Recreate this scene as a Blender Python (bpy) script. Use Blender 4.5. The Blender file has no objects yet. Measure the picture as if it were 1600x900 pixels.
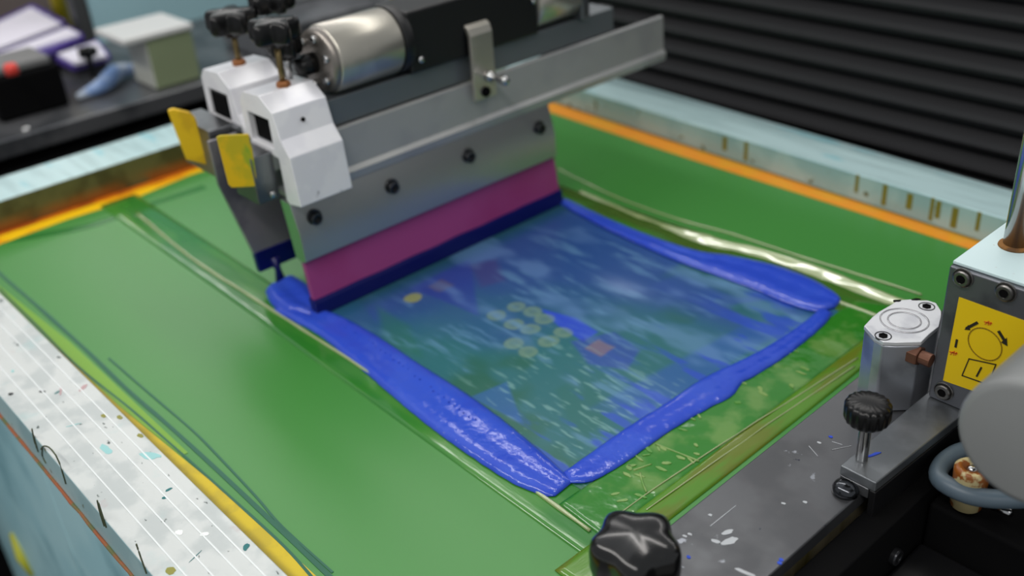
import bpy, bmesh, math, random
import numpy as np
from mathutils import Vector, Matrix, noise
random.seed(7)
C = bpy.context.scene.collection
sc = bpy.context.scene

# ---------------------------------------------------------------- camera
RW = ((0.6703, 0.7391, -0.0661), (0.3295, -0.3763, -0.8659), (-0.6649, 0.5586, -0.4958))  # world -> right, down, forward
CAM = Vector((0.8315, -0.6986, 0.62)); FPX = 1604.27
cam_d = bpy.data.cameras.new('camera'); cam = bpy.data.objects.new('camera', cam_d); C.objects.link(cam)
m = Matrix(((RW[0][0], -RW[1][0], -RW[2][0]), (RW[0][1], -RW[1][1], -RW[2][1]), (RW[0][2], -RW[1][2], -RW[2][2]))).to_4x4()
m.translation = CAM; cam.matrix_world = m
cam_d.sensor_width = 36; cam_d.lens = 36 * FPX / 1600
cam_d.clip_start = .02; cam_d.clip_end = 50
cam_d.dof.use_dof = True; cam_d.dof.focus_distance = .86; cam_d.dof.aperture_fstop = 3.2
sc.camera = cam

# ---------------------------------------------------------------- world, lamps, exposure
w = bpy.data.worlds.new('room_light'); sc.world = w; w.use_nodes = True
bg = w.node_tree.nodes['Background']; bg.inputs[0].default_value = (.93, .97, 1, 1); bg.inputs[1].default_value = .36
def lamp(name, loc, sx, sy, power, col=(1, .97, .93)):
    l = bpy.data.lights.new(name, 'AREA'); l.shape = 'RECTANGLE'; l.size = sx; l.size_y = sy
    l.energy = power; l.color = col
    o = bpy.data.objects.new(name, l); o.location = loc; C.objects.link(o); return o
lamp('ceiling_tube_row', (-2.4, .95, 2.2), 6.5, .16, 38)
lamp('ceiling_tube_row', (-1.0, 3.7, 2.2), 6.5, .16, 44)
lamp('ceiling_bounce_fill', (-3.4, .3, 2.25), 6.5, 2.4, 17, (.95, .98, 1))  # unseen fill added for ceiling bounce and haze on the left mesh
lamp('ceiling_tube_row', (.6, -1.6, 2.3), 5.0, .3, 70)
sc.view_settings.view_transform = 'Standard'; sc.view_settings.look = 'None'
sc.view_settings.gamma = 1; sc.view_settings.use_curve_mapping = False
sc.view_settings.exposure = 0.08

# ---------------------------------------------------------------- helpers
def ray(x, y):
    a, b, c = x - 800, y - 450, FPX
    return Vector([RW[0][i]*a + RW[1][i]*b + RW[2][i]*c for i in range(3)])
def atZ(x, y, v=0.):
    d = ray(x, y); return CAM + d*((v - CAM.z)/d.z)
def atX(x, y, v):
    d = ray(x, y); return CAM + d*((v - CAM.x)/d.x)
def atY(x, y, v):
    d = ray(x, y); return CAM + d*((v - CAM.y)/d.y)

def srgb(r, g, b):
    f = lambda c: (c/255/12.92) if c/255 <= .04045 else ((c/255+.055)/1.055)**2.4
    return (f(r), f(g), f(b), 1)
MATS = {}
def mat(name, col, rough=.5, metal=0., col2=None, nscale=20., nlo=.45, nhi=.6, stretch=(1, 1, 1), bump=0., bscale=60.,
        spec=.5, coat=0., alpha=1., trans=0., rough2=None, emis=None, ndetail=4.):
    if name in MATS: return MATS[name]
    m = bpy.data.materials.new(name); m.use_nodes = True; nt = m.node_tree; N = nt.nodes; L = nt.links
    p = N['Principled BSDF']
    p.inputs['Base Color'].default_value = col; p.inputs['Roughness'].default_value = rough; p.inputs['Metallic'].default_value = metal
    p.inputs['Specular IOR Level'].default_value = spec; p.inputs['Coat Weight'].default_value = coat; p.inputs['Coat Roughness'].default_value = .06
    p.inputs['Alpha'].default_value = alpha; p.inputs['Transmission Weight'].default_value = trans
    tc = N.new('ShaderNodeTexCoord'); mp = N.new('ShaderNodeMapping'); mp.inputs['Scale'].default_value = stretch
    L.new(tc.outputs['Object'], mp.inputs[0])
    if col2 or rough2 is not None:
        n = N.new('ShaderNodeTexNoise'); n.inputs['Scale'].default_value = nscale; n.inputs['Detail'].default_value = ndetail
        L.new(mp.outputs[0], n.inputs['Vector'])
        r = N.new('ShaderNodeMapRange'); r.inputs[1].default_value = nlo; r.inputs[2].default_value = nhi; r.interpolation_type = 'SMOOTHSTEP'
        L.new(n.outputs[0], r.inputs[0])
        if col2:
            x = N.new('ShaderNodeMix'); x.data_type = 'RGBA'; x.inputs[6].default_value = col; x.inputs[7].default_value = col2
            L.new(r.outputs[0], x.inputs[0]); L.new(x.outputs[2], p.inputs['Base Color'])
            m['mixout'] = 1
        if rough2 is not None:
            q = N.new('ShaderNodeMapRange'); q.inputs[3].default_value = rough; q.inputs[4].default_value = rough2
            L.new(r.outputs[0], q.inputs[0]); L.new(q.outputs[0], p.inputs['Roughness'])
    if bump:
        n = N.new('ShaderNodeTexNoise'); n.inputs['Scale'].default_value = bscale; n.inputs['Detail'].default_value = 3
        L.new(mp.outputs[0], n.inputs['Vector'])
        b = N.new('ShaderNodeBump'); b.inputs['Strength'].default_value = 1; b.inputs['Distance'].default_value = bump
        L.new(n.outputs[0], b.inputs['Height']); L.new(b.outputs[0], p.inputs['Normal'])
    if emis:
        p.inputs['Emission Color'].default_value = emis; p.inputs['Emission Strength'].default_value = 1
    MATS[name] = m; return m
def add_layer(m, col, nscale, lo, hi, stretch=(1, 1, 1), seed=0., zrange=None, fac=1.):
    """one more layer of stain mixed over the base colour, optionally only in a z range (object space)"""
    nt = m.node_tree; N = nt.nodes; L = nt.links; p = N['Principled BSDF']
    tc = N.new('ShaderNodeTexCoord'); mp = N.new('ShaderNodeMapping'); mp.inputs['Scale'].default_value = stretch; mp.inputs['Location'].default_value = (seed, seed*.7, seed*.3)
    L.new(tc.outputs['Object'], mp.inputs[0])
    n = N.new('ShaderNodeTexNoise'); n.inputs['Scale'].default_value = nscale; n.inputs['Detail'].default_value = 5; L.new(mp.outputs[0], n.inputs['Vector'])
    r = N.new('ShaderNodeMapRange'); r.inputs[1].default_value = lo; r.inputs[2].default_value = hi; r.inputs[4].default_value = fac; L.new(n.outputs[0], r.inputs[0])
    out = r.outputs[0]
    if zrange:
        s = N.new('ShaderNodeSeparateXYZ'); L.new(tc.outputs['Object'], s.inputs[0])
        z = N.new('ShaderNodeMapRange'); z.inputs[1].default_value = zrange[0]; z.inputs[2].default_value = zrange[1]; L.new(s.outputs[2], z.inputs[0])
        k = N.new('ShaderNodeMath'); k.operation = 'MULTIPLY'; L.new(out, k.inputs[0]); L.new(z.outputs[0], k.inputs[1]); out = k.outputs[0]
    x = N.new('ShaderNodeMix'); x.data_type = 'RGBA'; x.inputs[7].default_value = col
    bc = p.inputs['Base Color']
    if bc.is_linked: L.new(bc.links[0].from_socket, x.inputs[6])
    else: x.inputs[6].default_value = bc.default_value
    L.new(out, x.inputs[0]); L.new(x.outputs[2], bc)
    return m

def link(name, bm, m, parent=None, smooth=False, bevel=0., seg=2):
    me = bpy.data.meshes.new(name); bmesh.ops.recalc_face_normals(bm, faces=bm.faces); bm.to_mesh(me); bm.free()
    o = bpy.data.objects.new(name, me); C.objects.link(o)
    for k in (m if isinstance(m, (list, tuple)) else [m]): me.materials.append(k)
    if smooth:
        for f in me.polygons: f.use_smooth = True
    if bevel:
        b = o.modifiers.new('bevel', 'BEVEL'); b.width = bevel; b.segments = seg; b.limit_method = 'ANGLE'; b.angle_limit = math.radians(35)
        if smooth: b.angle_limit = math.radians(50)
        else: b.harden_normals = True
        for f in me.polygons: f.use_smooth = True
        if not smooth: me.set_sharp_from_angle(angle=math.radians(18)); b.angle_limit = math.radians(25)
    if parent: setpar(o, parent)
    return o
def setpar(o, p):
    o.parent = p; o.matrix_parent_inverse = Matrix.Translation(-p.location)
def thing(name, label, cat, loc=(0, 0, 0), group=None):
    o = bpy.data.objects.new(name, None); C.objects.link(o); o.location = loc; o.empty_display_size = .02
    o['label'] = label; o['category'] = cat
    if group: o['group'] = group
    return o
def tag(o, label, cat, group=None):
    o['label'] = label; o['category'] = cat
    if group: o['group'] = group
    return o

def box(bm, x0, x1, y0, y1, z0, z1, M=None, mi=0):
    vs = [bm.verts.new((x, y, z)) for x in (x0, x1) for y in (y0, y1) for z in (z0, z1)]
    fs = []
    for q in ((0, 1, 3, 2), (4, 6, 7, 5), (0, 4, 5, 1), (2, 3, 7, 6), (0, 2, 6, 4), (1, 5, 7, 3)):
        f = bm.faces.new([vs[i] for i in q]); f.material_index = mi; fs.append(f)
    if M is not None: bmesh.ops.transform(bm, matrix=M, verts=vs)
    return vs
def prism(bm, pts, axis, a, b, mi=0):
    """pts: 2D loop; axis 0: (y,z), 1: (x,z), 2: (x,y); extruded from a to b along the axis"""
    def V(p, t):
        return (t, p[0], p[1]) if axis == 0 else (p[0], t, p[1]) if axis == 1 else (p[0], p[1], t)
    A = [bm.verts.new(V(p, a)) for p in pts]; B = [bm.verts.new(V(p, b)) for p in pts]; n = len(pts)
    f = [bm.faces.new(A), bm.faces.new(B[::-1])]
    f += [bm.faces.new((A[i], B[i], B[(i+1) % n], A[(i+1) % n])) for i in range(n)]
    for k in f: k.material_index = mi
    return A + B
def prism_hole(bm, outer, hole, axis, a, b):
    from mathutils.geometry import tessellate_polygon
    V = lambda p, t: (t, p[0], p[1]) if axis == 0 else (p[0], t, p[1]) if axis == 1 else (p[0], p[1], t)
    pts = outer + hole; tris = tessellate_polygon([[Vector((p[0], p[1], 0)) for p in outer], [Vector((p[0], p[1], 0)) for p in hole]])
    A = [bm.verts.new(V(p, a)) for p in pts]; B = [bm.verts.new(V(p, b)) for p in pts]
    for t in tris: bm.faces.new([A[i] for i in t]); bm.faces.new([B[i] for i in reversed(t)])
    for s0, n in ((0, len(outer)), (len(outer), len(hole))):
        for i in range(n): j = s0+(i+1) % n; i += s0; bm.faces.new((A[i], B[i], B[j], A[j]))
def lathe(bm, prof, origin=(0, 0, 0), axis=2, n=32, lobes=0, depth=0., mi=0):
    """prof: list of (radius, height); optional lobes modulate the radius"""
    rings = []
    ax = {0: Matrix.Rotation(math.pi/2, 4, 'Y'), 1: Matrix.Rotation(-math.pi/2, 4, 'X'), 2: Matrix.Identity(4)}[axis]
    for r, h in prof:
        ring = []
        for i in range(n):
            a = 2*math.pi*i/n
            rr = r*(1 + depth*math.cos(lobes*a)) if lobes else r
            v = ax @ Vector((rr*math.cos(a), rr*math.sin(a), h)) + Vector(origin)
            ring.append(bm.verts.new(v))
        rings.append(ring)
    for a, b in zip(rings, rings[1:]):
        for i in range(n):
            f = bm.faces.new((a[i], a[(i+1) % n], b[(i+1) % n], b[i])); f.material_index = mi
    for q in (rings[0][::-1], rings[-1]):
        f = bm.faces.new(q); f.material_index = mi
def tube(bm, pts, r, n=10, mi=0):
    pts = [Vector(p) for p in pts]; rings = []
    up = Vector((0, 0, 1))
    for i, p in enumerate(pts):
        t = (pts[min(i+1, len(pts)-1)] - pts[max(i-1, 0)]).normalized()
        u = t.cross(up)
        if u.length < 1e-3: u = t.cross(Vector((1, 0, 0)))
        u.normalize(); v = u.cross(t)
        rr = r[i] if isinstance(r, (list, tuple)) else r
        rings.append([bm.verts.new(p + u*rr*math.cos(2*math.pi*k/n) + v*rr*math.sin(2*math.pi*k/n)) for k in range(n)])
    for a, b in zip(rings, rings[1:]):
        for k in range(n):
            f = bm.faces.new((a[k], a[(k+1) % n], b[(k+1) % n], b[k])); f.material_index = mi
    bm.faces.new(rings[0][::-1]).material_index = mi; bm.faces.new(rings[-1]).material_index = mi
def flat_poly(bm, pts, z0, z1, mi=0):
    return prism(bm, [(p[0], p[1]) for p in pts], 2, z0, z1, mi)
def wpath(px, z=0.): return [atZ(x, y, z) for x, y in px]
def resample(pts, n):
    P = [Vector(p) for p in pts]
    # Catmull-Rom
    out = []
    for i in range(len(P)-1):
        p0 = P[max(i-1, 0)]; p1 = P[i]; p2 = P[i+1]; p3 = P[min(i+2, len(P)-1)]
        for k in range(8):
            t = k/8
            out.append(.5*((2*p1) + (p2-p0)*t + (2*p0-5*p1+4*p2-p3)*t*t + (3*p1-p0-3*p2+p3)*t**3))
    out.append(P[-1])
    d = [0]
    for a, b in zip(out, out[1:]): d.append(d[-1] + (b-a).length)
    res = []; j = 0
    for i in range(n):
        s = d[-1]*i/(n-1)
        while j < len(d)-2 and d[j+1] < s: j += 1
        t = (s-d[j])/max(d[j+1]-d[j], 1e-9); res.append(out[j].lerp(out[j+1], min(max(t, 0), 1)))
    return res
def ribbon(bm, left, right, h, z0=.0006, n=120, mseg=12, ends=True, nz=.12, seed=0., wob=.0006):
    """a rounded bead of paste between two outlines lying on the mesh"""
    Lp = resample(left, n); Rp = resample(right, n); rows = []
    for i in range(n):
        t = i/(n-1); e = 1.
        if ends: e = min(1, math.sqrt(max(0, 1-(max(0, 1-t/.04))**2)), math.sqrt(max(0, 1-(max(0, 1-(1-t)/.05))**2)))
        wd = (Rp[i]-Lp[i]).length
        row = []
        for k in range(mseg+1):
            u = k/mseg; p = Lp[i].lerp(Rp[i], u)
            hh = min(h, wd*.33)*e*(math.sin(math.pi*u)**.55 if 0 < u < 1 else 0)
            q = Vector((p.x, p.y, 0))
            nn = noise.noise(q*60 + Vector((seed, 0, 0))) + .5*noise.noise(q*150)
            hh *= (1 + nz*1.3*nn)*(1-.38*math.exp(-((u-.48)/.2)**2)*min(1, wd/.02))
            if k in (0, mseg): p = p + Vector((noise.noise(q*90), noise.noise(q*90+Vector((5, 5, 5))), 0))*wob
            row.append(bm.verts.new((p.x, p.y, z0 + hh)))
        rows.append(row)
    base = [[bm.verts.new((r[0].co.x, r[0].co.y, z0-.0005)), bm.verts.new((r[-1].co.x, r[-1].co.y, z0-.0005))] for r in rows]
    for i in range(n-1):
        for k in range(mseg): bm.faces.new((rows[i][k], rows[i+1][k], rows[i+1][k+1], rows[i][k+1]))
        bm.faces.new((base[i][0], base[i+1][0], rows[i+1][0], rows[i][0]))
        bm.faces.new((base[i][1], rows[i][-1], rows[i+1][-1], base[i+1][1]))
        bm.faces.new((base[i][0], base[i][1], base[i+1][1], base[i+1][0]))
    bm.faces.new([base[0][0]] + rows[0] + [base[0][1]]); bm.faces.new([base[-1][1]] + rows[-1][::-1] + [base[-1][0]])
def screw(bm, origin, axis, r, h, n=24, sgn=1):
    """socket head cap screw: a head with a sunk hexagonal recess"""
    lathe(bm, [(r*.92, 0), (r, sgn*h*.15), (r, sgn*h*.85), (r*.9, sgn*h), (r*.55, sgn*h), (r*.5, sgn*h*.35)], origin, axis, n)

# ---------------------------------------------------------------- materials
alu = mat('brushed_aluminium', srgb(168, 169, 168), .42, .35, col2=srgb(158, 159, 160), nscale=9, stretch=(1, 1, 1), bump=.0003, bscale=25)
alu_dark = mat('dull_grey_metal', srgb(128, 130, 133), .3, .85, col2=srgb(100, 102, 105), nscale=14)
white_alu = mat('painted_white_aluminium', srgb(232, 232, 236), .3, .1, col2=srgb(224, 224, 230), nscale=30)
add_layer(white_alu, srgb(70, 70, 75), 45, .69, .74, seed=3)
chrome = mat('bright_steel', srgb(190, 190, 190), .16, 1.)
steel_dk = mat('dark_steel', srgb(62, 63, 66), .28, .8)
blackp = mat('black_plastic', srgb(11, 11, 12), .3, 0, spec=.35)
blackm = mat('black_painted_metal', srgb(13, 13, 15), .42, 0)
voidm = mat('flat_black_and_shade', srgb(7, 7, 8), .85, 0, spec=.1)  # flat black parts; also stands in for shade in openings and gaps
green = mat('green_emulsion', srgb(60, 132, 54), .38, 0, spec=.6)
yellowt = mat('yellow_border_paint', srgb(208, 182, 10), .45, 0, col2=srgb(194, 170, 22), nscale=40)
orange = mat('orange_border_paint', srgb(226, 140, 8), .45, 0, col2=srgb(220, 150, 14), nscale=20)
pink = mat('magenta_rubber', srgb(154, 64, 124), .42, 0, col2=srgb(148, 52, 112), nscale=5)
blue = mat('blue_ink', srgb(46, 76, 196), .11, 0, col2=srgb(52, 84, 200), nscale=12, spec=.5, bump=.0006, bscale=150)
navy = mat('thick_ink_with_shade', srgb(8, 14, 88), .3, 0, spec=.4)  # dark from thick ink and from shade put into the colour
barm = mat('taped_white_bar', srgb(206, 210, 208), .3, .1, col2=srgb(188, 194, 193), nscale=26, bump=.0004, bscale=60)
add_layer(barm, srgb(150, 198, 198), 17, .60, .75, seed=2, fac=.5)
add_layer(barm, srgb(60, 74, 70), 80, .69, .73, seed=9, stretch=(1, 1.6, 1))
add_layer(barm, srgb(186, 150, 150), 22, .66, .75, seed=5, fac=.6)
barside = mat('pale_blue_bar_side', srgb(150, 186, 192), .35, .1, col2=srgb(168, 200, 204), nscale=12)
add_layer(barside, srgb(90, 96, 60), 60, .66, .70, seed=4)
bartop = mat('pale_blue_tape_top', srgb(186, 214, 216), .35, .1, col2=srgb(170, 198, 200), nscale=20, stretch=(.3, 3, 1))
add_layer(bartop, srgb(130, 195, 205), 25, .62, .7, seed=1, fac=.7, stretch=(.4, 2, 1))
inner = mat('stained_bar_face', srgb(160, 150, 122), .5, .0, col2=srgb(112, 106, 80), nscale=14, stretch=(1, 1, .8))
add_layer(inner, srgb(104, 96, 40), 26, .5, .62, stretch=(1.6, 1, .25), seed=6)
add_layer(inner, srgb(128, 88, 40), 14, .2, .5, zrange=(.014, .0), seed=1, fac=.8)
inner2 = mat('olive_stained_bar_face', srgb(96, 96, 58), .5, .0, col2=srgb(74, 72, 40), nscale=20)
add_layer(inner2, srgb(150, 84, 20), 14, .35, .5, zrange=(.022, .002), seed=1)
rust = mat('rusty_orange_edge', srgb(150, 84, 50), .7, 0, col2=srgb(96, 100, 60), nscale=40)
clear = mat('clear_adhesive_tape', srgb(110, 140, 50), .1, 0, col2=srgb(60, 120, 40), nscale=12, stretch=(.5, 2, 1), bump=.0020, bscale=26, coat=.6)
tape_l = mat('smooth_clear_tape', srgb(44, 118, 40), .12, 0, col2=srgb(66, 132, 46), nscale=9, stretch=(.4, 2, 1), coat=.5, bump=.0004, bscale=30)
tape_r = mat('crinkled_clear_tape', srgb(70, 100, 36), .14, 0, col2=srgb(60, 116, 40), nscale=9, stretch=(.5, 2, 1), coat=.8, bump=.0016, bscale=34)
tape_f = mat('wrinkled_clear_tape', srgb(46, 122, 34), .12, 0, col2=srgb(98, 142, 68), nscale=24, nlo=.48, nhi=.66, stretch=(1, 1, 1), coat=.6, bump=.0022, bscale=38)
tape_e = mat('yellowed_tape_edge', srgb(84, 134, 32), .2, 0, col2=srgb(100, 116, 28), nscale=18, stretch=(3, .5, 1), coat=.5, bump=.0012, bscale=30)
tealline = mat('teal_marker', srgb(34, 96, 74), .5)
stickerm = mat('yellow_sticker', srgb(224, 190, 6), .4)
darkline = mat('dark_print', srgb(30, 26, 10), .6); ochre = mat('ochre_print', srgb(150, 120, 6), .6); redp = mat('red_print', srgb(206, 92, 14), .6)

# ================================================================ THE SETTING
def struct(name, bm, m):
    o = link(name, bm, m); o['kind'] = 'structure'; return o
bm = bmesh.new(); box(bm, -6, 3, -3, 6, -.92, -.9); struct('floor', bm, mat('grey_floor', srgb(112, 112, 110), .5, 0, col2=srgb(98, 98, 96), nscale=2))
bm = bmesh.new(); box(bm, -6.05, -6, -3, 6, -.9, 2.6); struct('wall_back', bm, mat('grey_wall', srgb(150, 152, 152), .7, 0, col2=srgb(140, 142, 142), nscale=1))

# machine body under the screen
t = thing('press_base', 'black printing machine body under and behind the green screen', 'machine', (0, 0, -.9))
bm = bmesh.new(); box(bm, -.9, .50, -.495, .58, -.9, -.05); link('base_cabinet', bm, blackm, t, bevel=.004)
bm = bmesh.new(); box(bm, -.82, .52, -.45, .55, -.05, -.012); link('bed_plate', bm, blackm, t, bevel=.002)
t2 = thing('side_panel', 'pale blue sheet metal panel below the white frame bar', 'panel', (-.2, -.51, -.9))
teal = mat('pale_blue_paint', srgb(160, 206, 216), .4, 0, col2=srgb(172, 214, 222), nscale=6)
add_layer(teal, srgb(90, 146, 160), 5, .5, .66, seed=8, fac=.7)
bm = bmesh.new()
for a, b in ((-.90, -.262), (-.258, -.04), (-.036, .50)): box(bm, a, b, -.515, -.499, -.9, -.02)
link('panel_sheet', bm, teal, t2, bevel=.002)
bm = bmesh.new(); box(bm, -.262, -.258, -.5125, -.5, -.9, -.02); box(bm, -.04, -.036, -.5125, -.5, -.9, -.02)
link('panel_seam', bm, mat('seam_teal', srgb(40, 92, 106), .6), t2)
bm = bmesh.new()
p = atY(38, 868, -.515); tube(bm, [p+Vector((-.03, -.001, .03)), p+Vector((0, -.004, 0)), p+Vector((.02, -.002, -.03))], [.004, .009, .004])
o = link('cable_tie', bm, mat('dull_yellow', srgb(170, 170, 40), .5), t2, smooth=True); o['label'] = 'small yellow tag on the panel'

# ================================================================ THE SCREEN
scr = thing('printing_screen', 'large green screen printing frame with yellow and orange borders under the squeegee', 'screen', (0, 0, 0))
XB, XF, YL, YR, H = -.684, .452, -.4665, .447, .045
bm = bmesh.new()
# left bar: white top, blue outer side
def bar(x0, x1, y0, y1, mats, side, grooves=None):
    bm = bmesh.new(); vs = box(bm, x0, x1, y0, y1, .0, H)
    bm.normal_update()
    for f in bm.faces:
        n = f.normal
        if abs(n.z) > .9: f.material_index = 0
        else:
            f.material_index = 1
            if side == 'L' and n.y < -.9: f.material_index = 2
            if side in 'R' and n.y > .9: f.material_index = 2
            if side == 'B' and n.x < -.9: f.material_index = 2
    return bm
o = link('frame_bar', bar(XB-.095, XF+.07, YL-.076, YL, 0, 'L'), [barm, inner, barside], scr, bevel=.0015); o['label'] = 'paint specked white aluminium bar on the left'
bm = bmesh.new(); sl = lambda x: .474-.035*(x-.09)
vs = prism(bm, [(XB-.095, sl(XB-.095)), (XF+.07, sl(XF+.07)), (XF+.07, sl(XF+.07)+.082), (XB-.095, sl(XB-.095)+.082)], 2, 0, .039); bm.normal_update()
for f in bm.faces: f.material_index = 0 if abs(f.normal.z) > .9 else (2 if f.normal.y > .5 else 1)
link('frame_bar', bm, [bartop, inner, barside], scr, bevel=.002)
link('frame_bar', bar(XB-.095, XB, YL, .499, 0, 'B'), [bartop, inner2, barside], scr, bevel=.002)
link('frame_bar', bar(XF, XF+.07, YL, .458, 0, 'F'), [bartop, inner, barside], scr, bevel=.002)
# grooves (fine raised ridges of the extrusion) on the left bar
ridge = mat('white_ridge', srgb(232, 236, 236), .25, .2)
bm = bmesh.new()
for k, yy in enumerate((.013, .026, .042, .057)):
    box(bm, XB-.09, XF+.07, YL-yy-.0007, YL-yy+.0007, H-.0003, H+.0005)
link('bar_ridges', bm, ridge, scr)
bm = bmesh.new(); pts = []
for i in range(60):
    x = -.75+i*(1.25/59); pts.append((x, YL-.0772+.0008*noise.noise(Vector((x*30, 0, 0))), .0035+.002*noise.noise(Vector((x*40, 3, 0)))))
tube(bm, pts, [.0016+.001*abs(noise.noise(Vector((p[0]*70, 9, 0)))) for p in pts], 8)
o = link('rust_edge', bm, rust, scr, smooth=True); o['label'] = 'rust orange line of old paste along the bar foot'
# pen scribbles on the outer side of the left bar
bm = bmesh.new()
yo = YL-.0765
def side_path(px): return [atY(x, y, yo) for x, y in px]
for px in (((50, 670), (54, 690), (60, 706)), ((50, 672), (59, 704)), ((152, 782), (156, 800), (163, 822)), ((154, 786), (166, 824)), ((213, 850), (219, 868), (229, 896)),
           ((64, 702), (68, 697), (78, 700), (90, 716), (97, 736), (103, 756)), ((66, 700), (66, 712), (72, 724))):
    bm = bmesh.new(); tube(bm, resample(side_path(px), 12), .0007, 6)
    link('pen_scribble', bm, mat('faded_ink_line', srgb(70, 78, 52), .6), scr)
# small marks on the bar top
def blob(bm, c, rx, ry, ang, z0, z1, n=14, seed=0, mi=0):
    pts = []
    for i in range(n):
        a = 2*math.pi*i/n; k = 1+.45*noise.noise(Vector((math.cos(a)*1.5+seed*3.1, math.sin(a)*1.5, seed)))
        x, y = rx*k*math.cos(a), ry*k*math.sin(a)
        pts.append((c[0]+x*math.cos(ang)-y*math.sin(ang), c[1]+x*math.sin(ang)+y*math.cos(ang)))
    prism(bm, pts, 2, z0, z1, mi)
marks = [((17, 616), .004, .003, 0), ((66, 612), .005, .002, 0), ((116, 664), .009, .0008, 3), ((92, 612), .006, .002, 1), ((130, 606), .008, .004, 2), ((95, 611), .010, .0015, 2),
         ((165, 702), .012, .005, 3), ((235, 712), .014, .006, 3), ((257, 778), .003, .002, 1), ((264, 765), .0045, .002, 1), ((162, 650), .005, .003, 4), ((187, 652), .0055, .003, 4),
         ((219, 681), .0055, .003, 4), ((280, 832), .005, .004, 5), ((320, 835), .005, .003, 5), ((266, 892), .006, .005, 4), ((305, 870), .009, .0005, 1), ((385, 855), .005, .003, 1), ((20, 580), .003, .002, 3)]
mm = [mat('black_speck', srgb(50, 52, 54), .6), mat('teal_speck', srgb(30, 110, 112), .5), mat('dusty_pink_speck', srgb(190, 158, 160), .5), mat('pale_teal_stain', srgb(150, 202, 202), .4), mat('olive_speck', srgb(140, 138, 60), .5), mat('white_speck', srgb(236, 240, 238), .4)]
for k, (p, rx, ry, mi) in enumerate(marks):
    bm = bmesh.new(); q = atZ(p[0], p[1], H); blob(bm, (q.x, q.y), rx*.8, ry*.7, .2+k*.5 if mi != 4 else .1, H-.0002, H+.0003+.00005*(k % 3), seed=k)
    link('paint_speck', bm, mm[mi], scr)

# green mesh
bm = bmesh.new(); box(bm, XB, XF, YL, YR+.05, -.0012, 0); link('green_mesh', bm, green, scr)
# painted borders (thin films)
bm = bmesh.new()
flat_poly(bm, [(XB, YL), (XF, YL), (XF, -.4325), (.234, -.4322), (.08, -.4345), (-.13, -.446), (-.5, -.452), (XB, -.455)], -.0001, .0004)
o = link('border_film', bm, yellowt, scr); o['label'] = 'yellow border along the left bar'
bm = bmesh.new(); flat_poly(bm, [(-.60, -.447), (-.3, -.432), (.0, -.431), (.0, -.4375), (-.13, -.446), (-.5, -.452)], 0, .0005)
link('border_film', bm, mat('lime_film', srgb(110, 160, 26), .35), scr)
bm = bmesh.new()
flat_poly(bm, [(XB, -.452), (XB, .49), (-.645, .49), (-.648, .1), (-.655, -.1), (-.640, -.2), (-.648, -.30), (-.640, -.45)], -.0001, .0004)
o = link('border_film', bm, mat('golden_border', srgb(246, 196, 16), .35, 0, col2=srgb(236, 160, 14), nscale=14), scr); o['label'] = 'golden border along the back bar'
bm = bmesh.new(); flat_poly(bm, [(XB, -.44), (XB, .44), (XB+.012, .44), (XB+.008, .1), (XB+.014, -.1), (XB+.012, -.44)], 0, .0007)
link('border_film', bm, mat('burnt_orange', srgb(214, 112, 16), .45, 0, col2=srgb(176, 84, 20), nscale=24), scr)
bm = bmesh.new()
flat_poly(bm, [(-.66, .4995), (XF, .4605), (XF, .434), (.2, .441), (-.1, .443), (-.37, .452), (-.66, .462)], -.0001, .0005)
o = link('border_film', bm, orange, scr); o['label'] = 'orange border along the right bar'
# marker lines on the left part of the mesh
bm = bmesh.new()
def strip(bm, px, w, z0=-.0001, z1=.0006, dash=0, mi=0, n=60):
    P = resample(wpath(px), n)
    for i in range(n-1):
        if dash and (i % dash == dash-1): continue
        d = (P[i+1]-P[i]).normalized(); u = Vector((-d.y, d.x, 0))
        wa = w*(1+.3*noise.noise(P[i]*12)); wb = w*(1+.3*noise.noise(P[i+1]*12))
        prism(bm, [tuple((P[i]-u*wa)[:2]), tuple((P[i]+u*wa)[:2]), tuple((P[i+1]+u*wb)[:2]), tuple((P[i+1]-u*wb)[:2])], 2, z0, z1, mi)
strip(bm, [(-60, 370), (0, 428), (60, 480), (130, 543), (200, 610), (260, 662), (340, 735), (430, 820), (530, 915)], .0022)
strip(bm, [(0, 452), (60, 512), (120, 572), (200, 636), (262, 690), (350, 768), (440, 850), (490, 905)], .0013)
strip(bm, [(170, 560), (230, 612), (300, 672), (340, 712), (400, 776), (440, 822), (520, 895)], .0011)
link('marker_line', bm, tealline, scr)
bm = bmesh.new()
strip(bm, [(0, 378), (60, 368), (150, 350), (240, 318), (320, 292)], .008, z1=.0003); link('marker_line', bm, mat('darker_green_band', srgb(38, 112, 46), .25), scr)
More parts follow.
